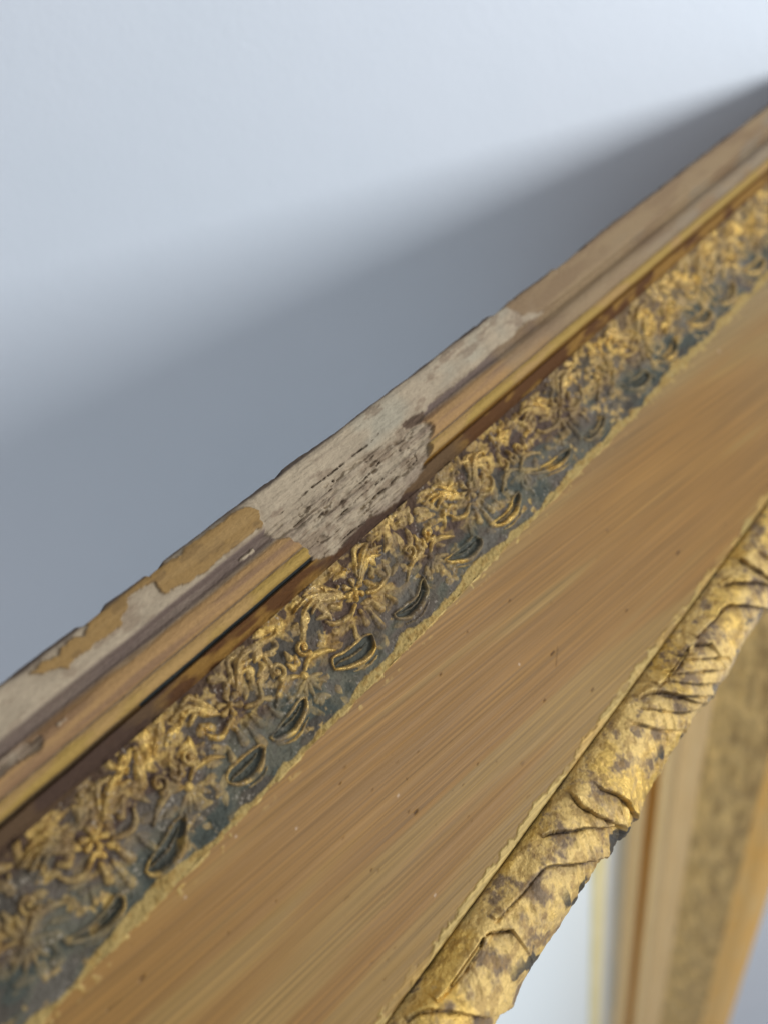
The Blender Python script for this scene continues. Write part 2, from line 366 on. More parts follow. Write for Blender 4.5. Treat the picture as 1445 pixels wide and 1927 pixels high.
def pod(lp, sc=1.0):
    """leaf pod: a thin upper rim and a thick lower rim that meet at both tips, dark hollow between"""
    i = newid('leaf'); p = np.array(lp); a, b = int(p[:, 0].argmin()), int(p[:, 0].argmax()); n = len(p)
    A = [p[(a + k_) % n] for k_ in range(((b - a) % n) + 1)]; B = [p[(b + k_) % n] for k_ in range(((a - b) % n) + 1)][::-1]
    if np.mean([q[1] for q in A]) > np.mean([q[1] for q in B]): A, B = B, A
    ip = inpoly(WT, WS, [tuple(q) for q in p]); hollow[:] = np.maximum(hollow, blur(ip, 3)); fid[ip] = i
    mA_, mB_ = np.array(smooth(A, 4)), np.array(smooth(B, 4)); k1 = np.linspace(0, 1, 9)
    ia = lambda arr: np.stack([np.interp(k1, np.linspace(0, 1, len(arr)), arr[:, c_]) for c_ in (0, 1)], 1)
    vn_ = 0.55 * ia(mA_) + 0.45 * ia(mB_); ridge([tuple(q) for q in vn_[1:-2]], 0.8 * U * sc, 0.8 * U * sc, 0.0034, 0.35, i, 0.8, 2.6 * U * sc)
    out_ = ia(mB_) + np.array([0, 0.0075]); out_[:, 1] = np.minimum(out_[:, 1], 0.166); ridge([tuple(q) for q in out_[2:-2]], 0.8 * U * sc, 0.8 * U * sc, 0.0045, 0.6, i, 0.8, 2.6 * U * sc)
    ridge(smooth(A), 1.5 * U * sc, 1.5 * U * sc, 0.0062, 1.0, i, 0.7, 3.4 * U * sc)
    ridge(smooth(B), 2.0 * U * sc, 2.0 * U * sc, 0.0085, 1.0, i, 0.7, 5.6 * U * sc)
for lp in LT: pod(lp)
tmplR = [(a - CEN[3], b) for a, b in LT[6]]; tmplL = [(a - CEN[4], b) for a, b in LT[7]]
for kx in range(5, len(CEN)):
    for tm in (tmplR,) + ((tmplL,) if kx > 5 else ()):
        pod([(a * 1.08 + CEN[kx], b + 0.004 * math.sin(kx * 3.1)) for a, b in tm], 1.15)
def spiral(cx, cy, r0, turns, a0, sgn, n=26):
    return [(cx + sgn * r0 * (1 - 0.75 * k_ / n) * math.cos(a0 + turns * 2 * math.pi * k_ / n), cy + r0 * (1 - 0.75 * k_ / n) * math.sin(a0 + turns * 2 * math.pi * k_ / n)) for k_ in range(n + 1)]
jit = lambda q: rng.normal(0, q)
# palmettes
for kx, ct in enumerate(CEN):
    i = newid('flower'); cy = 0.121 + jit(0.001)
    for a_ in np.radians([-62, -38, -13, 13, 38, 62]):
        L_ = rng.uniform(0.020, 0.027); ridge([(ct + 0.004 * math.sin(a_), cy + 0.004 * math.cos(a_)), (ct + L_ * math.sin(a_), cy + L_ * math.cos(a_))], 0.0011, 0.0016, 0.0045, 0.40, i, 0.7, 0.0034)
    ridge([(ct, cy - 0.002)], 0.0055, 0.0055, 0.0085, 0.75, newid('bud'), 0.6)
    for q in (-1, 1):
        ridge(smooth([(ct + q * 0.006, cy - 0.006), (ct + q * 0.018, cy - 0.012), (ct + q * 0.034, cy - 0.008), (ct + q * 0.048, cy + 0.002)]), 0.0022, 0.0012, 0.0080, 0.85, newid('reed'), 0.65, 0.0042)
        ridge(spiral(ct + q * 0.020, cy - 0.026, 0.0095, 1.15, 1.2, q), 0.0030, 0.0022, 0.0085, 0.95, newid('reed'), 0.65)
        ridge([(ct + q * 0.020, cy - 0.026)], 0.0030, 0.0030, 0.0080, 1.0, newid('bud'), 0.6)
    for dx, dy in ((-0.006, -0.020), (0.006, -0.021), (0.0, -0.031)):
        ridge([(ct + dx, cy + dy - 0.004), (ct + dx * 0.6, cy + dy + 0.004)], 0.0022, 0.0046, 0.0085, 0.9, newid('bud'), 0.6)
# flowers with reeded leaves between the palmettes
mids = [CEN[0] - 0.11] + [0.5 * (a + b) for a, b in zip(CEN[:-1], CEN[1:])]
wid = [1.0] + [(b - a) / 0.20 for a, b in zip(CEN[:-1], CEN[1:])]
for mt, wd in zip(mids, wid):
    i = newid('flower'); cy = 0.090 + jit(0.002); mt += jit(0.003); ph0 = rng.uniform(0, 6)
    for k_ in range(6):
        a_ = ph0 + k_ * math.pi / 3 + jit(0.08)
        ridge([(mt + 0.0055 * math.cos(a_), cy + 0.0055 * math.sin(a_)), (mt + 0.0112 * math.cos(a_), cy + 0.0104 * math.sin(a_))], 0.0024, 0.0046, 0.0085, 0.95, i, 0.55)
    ridge([(mt, cy)], 0.0042, 0.0042, 0.0135, 1.0, newid('bud'), 0.55)
    for q in (-1, 1):
        for k_, (dy, ln_) in enumerate(((0.0, 1.0), (0.0062, 0.92), (0.0122, 0.80), (-0.0058, 0.72))):
            i = newid('reed'); x1 = 0.066 * wd * ln_
            ridge(smooth([(mt + q * 0.015, cy - 0.006 + dy * 0.5), (mt + q * 0.35 * x1 + q * 0.01, cy - 0.022 + dy), (mt + q * 0.7 * x1, cy - 0.029 + dy), (mt + q * x1, cy - 0.026 + dy * 1.25 + jit(0.001))]), 0.0016, 0.0011, 0.0098 - 0.0012 * k_, 1.0, i, 0.8, 0.0041)
        ridge(smooth([(mt + q * 0.012, cy + 0.014), (mt + q * 0.026, cy + 0.020), (mt + q * 0.040 * wd, cy + 0.016), (mt + q * 0.046 * wd, cy + 0.006)]), 0.0030, 0.0018, 0.0090, 0.9, newid('reed'), 0.6, 0.0040)
        ridge([(mt + q * 0.031, cy + 0.003), (mt + q * 0.037, cy - 0.003)], 0.0050, 0.0034, 0.0085, 0.9, newid('bud'), 0.55)
        ridge([(mt + q * 0.010, cy + 0.024), (mt + q * 0.013, cy + 0.040)], 0.0030, 0.0062, 0.0080, 0.6, newid('bud'), 0.55)      # hanging lobes
        ridge([(mt + q * 0.030, cy + 0.034), (mt + q * 0.034, cy + 0.046)], 0.0024, 0.0050, 0.0068, 0.5, newid('bud'), 0.55)
    ridge([(mt, cy + 0.030), (mt, cy + 0.056)], 0.0026, 0.0060, 0.0075, 0.55, newid('bud'), 0.55)
    for _ in range(12):
        bx, by = mt + rng.uniform(-0.10, 0.10) * wd, rng.uniform(0.052, 0.076)
        ridge([(bx, by), (bx + jit(0.003), by + jit(0.002))], 0.0024, 0.0016, 0.0065, 0.95, newid('bud'), 0.6)
# small carved leaflets and crumbs fill what is left between the flowers
for mt, wd in zip(mids, wid):
    for _ in range(110):
        bx, by = mt + rng.uniform(-0.105, 0.105) * wd, 0.052 + 0.108 * rng.random() ** 1.25
        ii, jj = min(np.searchsorted(t, bx), len(t) - 1), min(np.searchsorted(sg, by), len(sg) - 1)
        if fh[ii, jj] > 0.0008 or hollow[ii, jj] > 0.1: continue
        an = rng.normal(-0.75 if by < 0.105 else 0.5, 0.7); ln_ = rng.uniform(0.005, 0.012) * (1.25 if by < 0.1 else 0.8); cv = jit(0.003)
        dx, dy = ln_ * math.cos(an), ln_ * math.sin(an)
        ridge(smooth([(bx - dx, by - dy), (bx + cv, by + cv), (bx + dx, by + dy)]), 0.0012, rng.uniform(0.0012, 0.0026), rng.uniform(0.004, 0.0065) * (1 if by < 0.11 else 0.6), rng.uniform(0.5, 1.0) * (1.0 if by < 0.11 else 0.45), newid('leaf') if ln_ > 0.011 else 0, 0.85, rng.uniform(0.0040, 0.0065))
H = H + np.sqrt((fh * 0.80) ** 2 + body ** 2) - 0.0026 * hollow * (1 - ss(0.0, 0.004, fh))
gr = fbm(TT * 260, SQ * 260, 221, 3); gr2 = fbm(TT * 120, SQ * 200, 225, 3)
upper = 1 - ss(0.095, 0.135, SQ + 0.02 * (fbm(TT * 10, SQ * 10, 231, 2) - 0.5))
crust = fbm(TT * 70, SQ * 95, 227, 4) - 0.5
H += (gr - 0.5) * (0.0014 + 0.0020 * upper) + (gr2 - 0.5) * 0.0020 + crust * 0.0030
wear = ss(0.30, 0.46, fbm(TT * 42, SQ * 42, 241, 4, 0.6) + 0.10 * upper + 0.012 * (fh / 0.004 - 1))
gold = goldm * (0.18 + 0.82 * wear) * (1 - 0.75 * ss(0.50, 0.64, fbm(TT * 16 + 11, SQ * 20, 243, 3)) * (1 - 0.4 * upper)) * (0.75 + 0.25 * ss(0.3, 0.5, gr))
gold = np.clip(gold + 0.55 * upper * ss(0.52, 0.62, fbm(TT * 55, SQ * 80, 245, 4)) * (1 - goldm), 0, 1)
gold = np.maximum(gold, 0.6 * (1 - upper) * ss(0.62, 0.68, fbm(TT * 90, SQ * 110, 257, 3)) * ss(0.45, 0.6, vn(TT * 30, SQ * 30, 259)))
farg = ss(0.35, 0.8, TT); gold = np.clip(gold * (1 + 0.2 * farg) + 0.25 * farg * upper, 0, 1)
bl = fbm(TT * 26, SQ * 36, 261, 4)
c = mixc(np.broadcast_to(BLUE, TT.shape + (3,)), lin(64, 67, 58, G), ss(0.5, 0.62, bl)); c = mixc(c, lin(96, 88, 78, G), ss(0.48, 0.34, bl) * 0.7)
c = mixc(c, BROWN, np.clip(ss(0.48, 0.62, fbm(TT * 20 + 9, SQ * 34, 265, 4)) * (0.45 + 0.4 * upper) + 0.45 * upper, 0, 1))
topb = 1 - ss(0.054, 0.075, SQ + 0.02 * (fbm(TT * 25, SQ * 20, 271, 3) - 0.5))
c = mixc(c, lin(72, 50, 30, G), topb * 0.85)
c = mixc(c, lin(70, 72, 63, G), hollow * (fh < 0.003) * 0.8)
gcol = mixc(np.broadcast_to(lin(218, 180, 98, G), TT.shape + (3,)), lin(172, 134, 64, G), ss(0.4, 0.62, gr2)); gcol = mixc(gcol, lin(190, 160, 104, G), ss(0.48, 0.6, bl) * 0.5)
dust = ss(0.44, 0.62, fbm(TT * 30 + 3, SQ * 40, 275, 4)) * 0.42; gcol = mixc(gcol, lin(122, 106, 82, G), dust)
c = c * (1 - gold[..., None]) + gcol * gold[..., None]
spk = ss(0.80, 0.86, vn(TT * 420, SQ * 420, 281)) * ss(0.5, 0.7, vn(TT * 60, SQ * 60, 283)); c = mixc(c, lin(170, 158, 140, G), spk * 0.5)
rag = ss(0.1715, 0.1730, SQ + 0.024 * (fbm(TT * 24, SQ * 40, 291, 4) - 0.5) + 0.006 * (vn(TT * 9, SQ * 3, 293) - 0.5))
c = mixc(c, GOLDP, rag); c = mixc(c, lin(150, 118, 58, G), rag * ss(0.5, 0.65, gr2) * 0.7)
H += rag * 0.0009 * (0.3 + 1.4 * gr)
met = np.clip(gold * 0.55 * (1 - dust) + rag * 0.2, 0, 0.9); rgh = 0.76 - 0.52 * gold * ss(0.3, 0.5, gr) - 0.1 * rag
ORN = Strip(t, place(TT, SQ, H), np.stack([TT, SQ], -1), np.clip(c, 0, 1), met, np.clip(rgh, 0.2, 1))
M_ORN = skin_mat('carved_gilding', [(300, 300, 0.0016, 4), (1000, 1000, 0.0008, 3)], 0.2, 0.4)
fl = fs(fid)
band = ORN.build('ornament_band', M_ORN, frame, fl == 0)
band['label'] = 'dusty blue-grey and gold band of carved flowers'
cnt = np.bincount(fl.ravel(), minlength=nid[0] + 1)
rest = np.zeros(fl.shape, bool)
order = np.argsort(fl.ravel(), kind='stable'); bounds = np.searchsorted(fl.ravel()[order], np.arange(nid[0] + 2))
for i in range(1, nid[0] + 1):
    if cnt[i] < 14: rest |= (fl == i); continue
    fm = np.zeros(fl.size, bool); fm[order[bounds[i]:bounds[i + 1]]] = True
    ORN.build(idname[i], M_ORN, band, fm.reshape(fl.shape))
if rest.any():
    o = ORN.build('carved_crumbs', M_ORN, band, rest); o['kind'] = 'stuff'

# ================================================================== flat wood panel
t = tgrid(0.0022); sg = np.linspace(0.181, 0.452, 250)
TT, SQ = np.meshgrid(t, sg, indexing='ij')
ga = math.atan2(0.0325, 0.228)                                  # grain runs a little across the rail
gx = TT * math.cos(ga) + SQ * math.sin(ga); gy = -TT * math.sin(ga) + SQ * math.cos(ga)
gy = gy + 0.0015 * (fbm(gx * 5, gy * 12, 301, 2) - 0.5)
g1 = fbm(gx * 2.6, gy * 260, 305, 4, 0.6); g2 = fbm(gx * 6, gy * 520, 311, 3, 0.6); g3 = fbm(gx * 1.8, gy * 30, 315, 3)
H = np.interp(SQ, [0.181, 0.2, 0.31, 0.42, 0.447, 0.4495, 0.4505, 0.452], [0.0, -0.002, -0.004, -0.002, 0.0, -0.001, -0.004, -0.0045])
H = H  + (fbm(TT * 8, SQ * 12, 321, 3) - 0.5) * 0.0015
c = mixc(np.broadcast_to(lin(156, 114, 60, G), TT.shape + (3,)), lin(150, 108, 56, G), ss(0.38, 0.66, g3))
c = mixc(c, lin(156, 124, 76, G), ss(0.5, 0.35, g3) * 0.7)
c = mixc(c, lin(112, 80, 40, G), ss(0.535, 0.70, g1) * 0.10); c = mixc(c, lin(104, 72, 36, G), ss(0.55, 0.68, g2) * 0.06)
c = mixc(c, lin(164, 124, 72, G), ss(0.46, 0.32, g1) * 0.10)
c = mixc(c, lin(146, 124, 98, G), ss(0.55, 1.25, TT + 0.15 * (g3 - 0.5)) * 0.55 + 0.35 * ss(0.245, 0.185, SQ + 0.03 * (g3 - 0.5)) * ss(0.1, 0.5, TT))  # greyer toward the far end: haze painted into the wood colour
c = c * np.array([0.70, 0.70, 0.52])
pitm = np.zeros(TT.shape)
for (x, y, L_, wd) in [(266,1846,5,2.4),(783,1532,4,2),(1040,1232,5,1.6),(1276,1042,4,2.2),(640,1478,3,1.2),(770,1530,2,1.2),(1115,1300,3,1.5),(1025,1320,3,1.2),(520,1700,2,1),(900,1440,2,1.1),(830,1270,2,1.2),(1180,1150,3,1.3),(700,1640,2,1.),(430,1760,2,1.),(960,1130,2,1.2),(880,1190,2,1.1)]:
    a, b, k = face_px(x, y); aa, bb, _ = face_px(x + L_, y - L_ * 1.3)
    r = stroke([(a, b), (aa, bb)], TT, SQ, t, sg)
    if r: pitm[r[0]] = np.maximum(pitm[r[0]], np.clip(1.4 - r[1] / (wd * U * k), 0, 1))
for pl in [[(1052,1215),(1050,1235),(1049,1252)], [(1052,1222),(1056,1230)]]:
    r = stroke([face_px(*p)[:2] for p in pl], TT, SQ, t, sg)
    if r: pitm[r[0]] = np.maximum(pitm[r[0]], np.clip(1.2 - r[1] / (1.1 * U), 0, 1) * 0.7)
fine = ss(0.95, 0.98, vn(gx * 70, gy * 300, 331)) * ss(0.45, 0.7, vn(TT * 10, SQ * 10, 333)); pitm = np.maximum(pitm, fine * 0.5)
c = mixc(c, lin(72, 46, 26, G), pitm * 0.85); H -= 0.0012 * pitm
wsp = np.zeros(TT.shape)
for (x, y) in [(752,1498),(820,1686),(1355,660),(560,1560),(350,1690),(980,1250),(445,1575)]:
    a, b, k = face_px(x, y); r = stroke([(a, b)], TT, SQ, t, sg)
    if r: wsp[r[0]] = np.maximum(wsp[r[0]], np.clip(1.4 - r[1] / (2.4 * U * k), 0, 1))
c = mixc(c, lin(190, 165, 140, G), wsp * 0.7)
rag1 = 1 - ss(0.1812, 0.1824, SQ - 0.011 * (fbm(TT * 60, SQ * 90, 341, 4, 0.65) - 0.45))
crumbs = ss(0.72, 0.76, fbm(TT * 150, SQ * 150, 343, 2)) * (1 - ss(0.184, 0.198, SQ)); rag1 = np.maximum(rag1, crumbs)
rag2 = ss(0.4385, 0.4400, SQ + 0.022 * (fbm(TT * 44, SQ * 70, 345, 5, 0.62) - 0.5)); rag2 = rag2 * (0.4 + 0.6 * ss(0.34, 0.44, fbm(TT * 30, SQ * 50, 347, 3)))
gcol = mixc(np.broadcast_to(GOLDP, TT.shape + (3,)), lin(166, 134, 74, G), ss(0.4, 0.6, fbm(TT * 14, SQ * 30, 351, 3)))
gcol = gcol * 0.88
gcol = np.where((SQ < 0.3)[..., None], mixc(np.broadcast_to(GOLDP, TT.shape + (3,)), lin(150, 118, 58, G), ss(0.5, 0.65, fbm(TT * 120, SQ * 200, 225, 3)) * 0.7), gcol)
rg = np.maximum(rag1, rag2); c = c * (1 - rg[..., None]) + gcol * rg[..., None]
H += (rag2 * 0.0011 + rag1 * 0.0005) * (0.5 + fbm(TT * 200, SQ * 200, 355, 2))
gv = ss(0.4475, 0.4495, SQ); c = mixc(c, lin(122, 98, 52, G), gv * 0.8); c = mixc(c, lin(62, 54, 36, G), gv * ss(0.5, 0.62, fbm(TT * 30, SQ * 40, 357, 3)) * 0.8)
met = rg * 0.3; rgh = 0.50 - 0.04 * rg + 0.12 * g1
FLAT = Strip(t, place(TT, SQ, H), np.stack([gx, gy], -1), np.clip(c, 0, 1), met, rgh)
M_WOOD = skin_mat('brown_wood', [(3.2, 330, 0.0005, 6), (9, 900, 0.0003, 4)], 0.32, 0.3)
lab = np.zeros(TT.shape, int); lab[(rg > 0.5) & (SQ < 0.3)] = 1; lab[(rg > 0.5) & (SQ > 0.3)] = 2
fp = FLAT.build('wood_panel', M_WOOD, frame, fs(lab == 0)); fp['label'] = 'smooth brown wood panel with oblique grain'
FLAT.build('gold_leaf_edge', M_WOOD, frame, fs(lab == 1)); FLAT.build('gold_leaf_edge', M_WOOD, frame, fs(lab == 2))

# ================================================================== carved leaf edge (inner edge)
RS, RH, SC0 = 0.0510, 0.035, 0.452
phi = np.radians(np.linspace(0, 245, 190))
def tw(ph): return SC0 + RS * (1 - np.cos(ph)), RH * np.sin(ph) - 0.0045
ss_, hh_ = tw(phi); arc = np.concatenate([[0], np.cumsum(np.hypot(np.diff(ss_), np.diff(hh_)))])
nS = RH * (-np.cos(phi)); nH = RS * np.sin(phi); nl = np.hypot(nS, nH); nS /= nl; nH /= nl
def twist_px(x, y):
    best = None
    for k_ in range(len(phi)):
        tt_, s_, kk = face_px(x, y, hh_[k_])
        if phi[k_] > math.radians(148) or s_ - ss_[k_] <= 0:
            return tt_, arc[k_]
    return tt_, arc[k_]
t = tgrid(0.00125)
TT, AA = np.meshgrid(t, arc, indexing='ij')
z7 = (750, 1500, 3.6125); z5 = (700, 1350, 2.408); z6 = (1000, 1000, 3.247)
LINES = []
def L7(z, pts): LINES.append(smooth([twist_px(z[0] + x / z[2], z[1] + y / z[2]) for x, y in pts], 4))
L7(z7, [(60,1520),(140,1470),(250,1450),(420,1470),(600,1490),(740,1420)])
L7(z7, [(250,1395),(360,1290),(470,1150),(545,1030),(570,960),(640,920),(760,905)])
L7(z7, [(660,850),(740,760),(850,640),(930,540),(1010,470),(1150,455),(1300,440),(1400,400)])
L7(z5, [(770,540),(820,520),(900,515),(980,500),(1060,500),(1110,485)])
L7(z5, [(900,350),(940,400),(1000,440),(1060,470),(1110,480)])
L7(z5, [(1030,330),(1090,350),(1130,380),(1165,430)])
L7(z6, [(620,1170),(700,1190),(820,1220),(930,1210)])
L7(z6, [(660,1070),(740,1085),(900,1110),(1040,1090)])
L7(z6, [(800,1000),(900,1010),(1000,1005),(1100,1010)])
L7(z6, [(830,910),(900,925),(1000,935),(1150,925)])
L7(z6, [(800,860),(900,870),(1020,860),(1160,840)])
L7(z6, [(880,765),(960,780),(1080,775),(1180,765)])
def shift(l, dt): return [(a + dt, b) for a, b in l]
per = 0.50
far = []
for rep in (1, 2, 3):
    for l in LINES: far.append(shift(l, per * rep))
for l in LINES[2:4]: far.append(shift(l, -0.30))
LINES2 = LINES + far
under_shade = np.zeros(TT.shape); rise = np.zeros(TT.shape); crease = np.zeros(TT.shape); piece = np.zeros(TT.shape, int)
env = ss(0.004, 0.03, AA)
for li, l in enumerate(LINES2):
    a = np.array(l); o = np.argsort(a[:, 1]); aS = a[o]
    tl = np.interp(AA, aS[:, 1], aS[:, 0])                     # where the line lies at each height of the roll
    pad = 0.09; lo, hi = a[:, 0].min() - pad, a[:, 0].max() + pad
    i0, i1 = np.searchsorted(t, [lo, hi])
    if i1 - i0 < 3: continue
    sl = (slice(i0, i1), slice(None)); X = TT[sl]; Y = AA[sl]; d = np.full(X.shape, 9.0)
    for p, q in zip(a[:-1], a[1:]):
        v = q - p; u = np.clip(((X - p[0]) * v[0] + (Y - p[1]) * v[1]) / (v @ v + 1e-12), 0, 1)
        d = np.minimum(d, np.hypot(X - p[0] - u * v[0], Y - p[1] - u * v[1]))
    d = np.maximum(d + 0.004 * (fbm(X * 90, Y * 90, 433, 3) - 0.5), 0)
    sd = np.where(X > tl[sl], d, -d)
    strong = 0.85 if (li % 12) < 6 else 0.32
    reach = ss(aS[0, 1] - 0.02, aS[0, 1] + 0.012, Y)
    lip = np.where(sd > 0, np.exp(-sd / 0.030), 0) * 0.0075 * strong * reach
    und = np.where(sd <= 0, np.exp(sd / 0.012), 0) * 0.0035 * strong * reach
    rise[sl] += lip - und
    under_shade[sl] = np.maximum(under_shade[sl], np.where(sd <= 0, np.exp(sd / 0.010), 0) * reach * (strong > 0.5))
    crease[sl] = np.maximum(crease[sl], np.exp(-(d / 0.0016) ** 2) * reach)
    piece += (TT > tl)
lump = fbm(TT * 26, AA * 22, 401, 3) - 0.5; fineb = fbm(TT * 110, AA * 110, 405, 4) - 0.5
# veins along each leaf
vein = (1 - 2 * np.abs(np.sin(TT * 190 + AA * 95 + 5 * fbm(TT * 9, AA * 9, 409, 2)))) * ss(0.035, 0.065, AA) * 0.0016 * ss(0.42, 0.56, fbm(TT * 7, AA * 7, 407, 2))
R_ = env * (rise + lump * 0.007 + vein - 0.003 * crease) + fineb * 0.0032 * ss(0, 0.01, AA)
SSx = np.broadcast_to(ss_, TT.shape) + R_ * nS; HHx = np.broadcast_to(hh_, TT.shape) + R_ * nH
fb = fbm(TT * 40, AA * 44, 411, 5, 0.68); fb2 = fbm(TT * 16, AA * 22, 415, 4); fb3 = fbm(TT * 100, AA * 100, 419, 3)
c = mixc(np.broadcast_to(lin(214, 180, 108, G), TT.shape + (3,)), lin(214, 176, 92, G), ss(0.45, 0.6, fb2))
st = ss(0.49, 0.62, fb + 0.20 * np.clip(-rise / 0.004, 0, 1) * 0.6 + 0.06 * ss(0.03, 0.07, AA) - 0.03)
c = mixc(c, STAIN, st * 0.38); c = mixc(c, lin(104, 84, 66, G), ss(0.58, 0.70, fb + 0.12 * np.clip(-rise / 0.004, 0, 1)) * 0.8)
c = mixc(c, lin(150, 116, 62, G), ss(0.52, 0.64, fb3) * 0.55)
tipm = ss(0.085, 0.115, AA)
c = mixc(c, BLACK, ss(0.60, 0.65, fbm(TT * 38, AA * 44, 425, 3) + 0.02 * tipm) * ss(0.07, 0.10, AA) * 0.9)
c = mixc(c, lin(60, 50, 40, G), crease * ss(0.35, 0.6, fbm(TT * 40, AA * 40, 429, 2)) * 0.85)
c = mixc(c, lin(196, 176, 150, G), tipm * ss(0.15, 0.35, TT) * 0.4)
c = mixc(c, lin(78, 62, 52, G), under_shade * ss(0.32, 0.55, fbm(TT * 30, AA * 30, 431, 3)) * 0.75)  # shade below the leaf lips painted into the colour, with dark stain
gold = (1 - st) * (0.5 + 0.5 * ss(0.4, 0.6, fb2))
met = np.clip(gold * 0.45, 0, 1); rgh = np.clip(0.56 - 0.2 * gold + 0.15 * fineb, 0.25, 1)
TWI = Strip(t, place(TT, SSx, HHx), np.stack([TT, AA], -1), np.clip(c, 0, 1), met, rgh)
M_TW = skin_mat('leaf_gilding', [(260, 260, 0.0015, 5), (900, 900, 0.0007, 3)], 0.16, 0.45)
edge_i = bpy.data.objects.new('carved_leaf_edge', None); col.objects.link(edge_i); edge_i.parent = frame
fpz = fs(piece); fa = fs(AA)
small = np.bincount(fpz.ravel())
flat_part = fa < 0.012
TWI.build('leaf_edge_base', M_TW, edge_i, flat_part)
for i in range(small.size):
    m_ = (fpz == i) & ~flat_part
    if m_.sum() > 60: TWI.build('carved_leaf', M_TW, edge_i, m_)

# ------------------------------------------------------------------ plain wood body behind the skin
def prism(name, prof_sh, ta, tb, mat, parent):
    n = len(prof_sh); v = []
    for tt_ in (ta, tb):
        for s_, h_ in prof_sh: v.append(world(P2 + tt_ * D1 + s_ * E_ + h_ * N_))
    f_ = [list(range(n))[::-1], list(range(n, 2 * n))] + [[i, (i + 1) % n, n + (i + 1) % n, n + i] for i in range(n)]
    me = bpy.data.meshes.new(name); me.from_pydata([tuple(x) for x in v], [], f_); me.update(); me.materials.append(mat)
    return link(name, me, parent)
mb, nt_, b_ = nodes('raw_wood'); b_.inputs['Roughness'].default_value = 0.8
no = nt_.nodes.new('ShaderNodeTexNoise'); no.inputs['Scale'].default_value = 60; cr = nt_.nodes.new('ShaderNodeValToRGB')
cr.color_ramp.elements[0].color = (0.10, 0.06, 0.03, 1); cr.color_ramp.elements[1].color = (0.22, 0.14, 0.08, 1)
nt_.links.new(no.outputs['Fac'], cr.inputs[0]); nt_.links.new(cr.outputs[0], b_.inputs['Base Color'])
prism('wood_body', [(-0.071, -0.084), (-0.074, -0.035), (0.03, -0.03), (0.44, -0.022), (0.505, -0.02), (0.515, -0.045), (0.50, -0.15), (0.05, -0.15)], T0 - 0.02, T1 + 0.01, mb, frame)

# pale backing panel in the rebate, seen below the carved edge
WP = -0.70
def panel_pt(t_, u_, w_): return world(t_ * D1 + u_ * D2 - w_ * D3)
TSR = 0.70 * ((ray(1157, 1750) @ D1) / (ray(1157, 1750) @ D3)) - P2 @ D1 + 0.03; tb = P2 @ D1; ub = P2 @ D2
pv = [tuple(panel_pt(tb + a, ub + b, WP - dz)) for dz in (0, 0.03) for a, b in ((T0, 0.16), (TSR, 0.16), (TSR, 8.5), (T0, 8.5))]
me = bpy.data.meshes.new('backing_panel'); me.from_pydata(pv, [], [[0, 1, 2, 3], [7, 6, 5, 4], [0, 4, 5, 1], [1, 5, 6, 2], [2, 6, 7, 3], [3, 7, 4, 0]]); me.update()
mp_, nt_, b_ = nodes('pale_board'); b_.inputs['Roughness'].default_value = 0.7
no = nt_.nodes.new('ShaderNodeTexNoise'); no.inputs['Scale'].default_value = 25; cr = nt_.nodes.new('ShaderNodeValToRGB')
cr.color_ramp.elements[0].color = (0.85, 0.92, 0.93, 1); cr.color_ramp.elements[1].color = (0.87, 0.93, 0.94, 1)
nt_.links.new(no.outputs['Fac'], cr.inputs[0]); nt_.links.new(cr.outputs[0], b_.inputs['Base Color'])
me.materials.append(mp_); o = link('backing_panel', me, frame); o['label'] = 'pale blue-white backing panel inside the frame'

# ================================================================== wall
al, be = math.radians(38), math.radians(0)
K = P2 + 1.75 * D1 - 0.07 * E_ - 0.088 * N_
wm = -D3 * math.cos(al) - D1 * math.sin(al); wm = nrm(wm * math.cos(be) - D2 * math.sin(be))
wn = M @ wm; wu = nrm(np.cross([0, 0, 1], wn)); wv = np.cross(wn, wu); Kw = world(K)
vv = []
for dz in (0, -0.12):
    for a, b in ((-1, -1), (1, -1), (1, 1), (-1, 1)): vv.append(tuple(Kw + wu * a * 2.0 + wv * b * 2.0 + wn * dz))
me = bpy.data.meshes.new('wall'); me.from_pydata(vv, [], [[0, 1, 2, 3], [7, 6, 5, 4], [0, 4, 5, 1], [1, 5, 6, 2], [2, 6, 7, 3], [3, 7, 4, 0]]); me.update()
mwl, nt_, b_ = nodes('painted_plaster'); b_.inputs['Roughness'].default_value = 0.75; b_.inputs['Specular IOR Level'].default_value = 0.25
tc = nt_.nodes.new('ShaderNodeTexCoord'); prev = None
for sc_, ds in ((900, 0.00012), (150, 0.00009), (14, 0.0003)):
    no = nt_.nodes.new('ShaderNodeTexNoise'); no.inputs['Scale'].default_value = sc_; no.inputs['Detail'].default_value = 3
    nt_.links.new(tc.outputs['Object'], no.inputs['Vector'])
    bu = nt_.nodes.new('ShaderNodeBump'); bu.inputs['Strength'].default_value = 1; bu.inputs['Distance'].default_value = ds
    nt_.links.new(no.outputs['Fac'], bu.inputs['Height'])
    if prev: nt_.links.new(prev.outputs[0], bu.inputs['Normal'])
    prev = bu
nt_.links.new(prev.outputs[0], b_.inputs['Normal'])
cr = nt_.nodes.new('ShaderNodeValToRGB'); cr.color_ramp.elements[0].position = 0.3; cr.color_ramp.elements[1].position = 0.7
cr.color_ramp.elements[0].color = (0.76, 0.81, 0.86, 1); cr.color_ramp.elements[1].color = (0.80, 0.84, 0.89, 1)
nt_.links.new(no.outputs['Fac'], cr.inputs[0]); nt_.links.new(cr.outputs[0], b_.inputs['Base Color'])
me.materials.append(mwl)
wall = link('wall', me); wall['kind'] = 'structure'

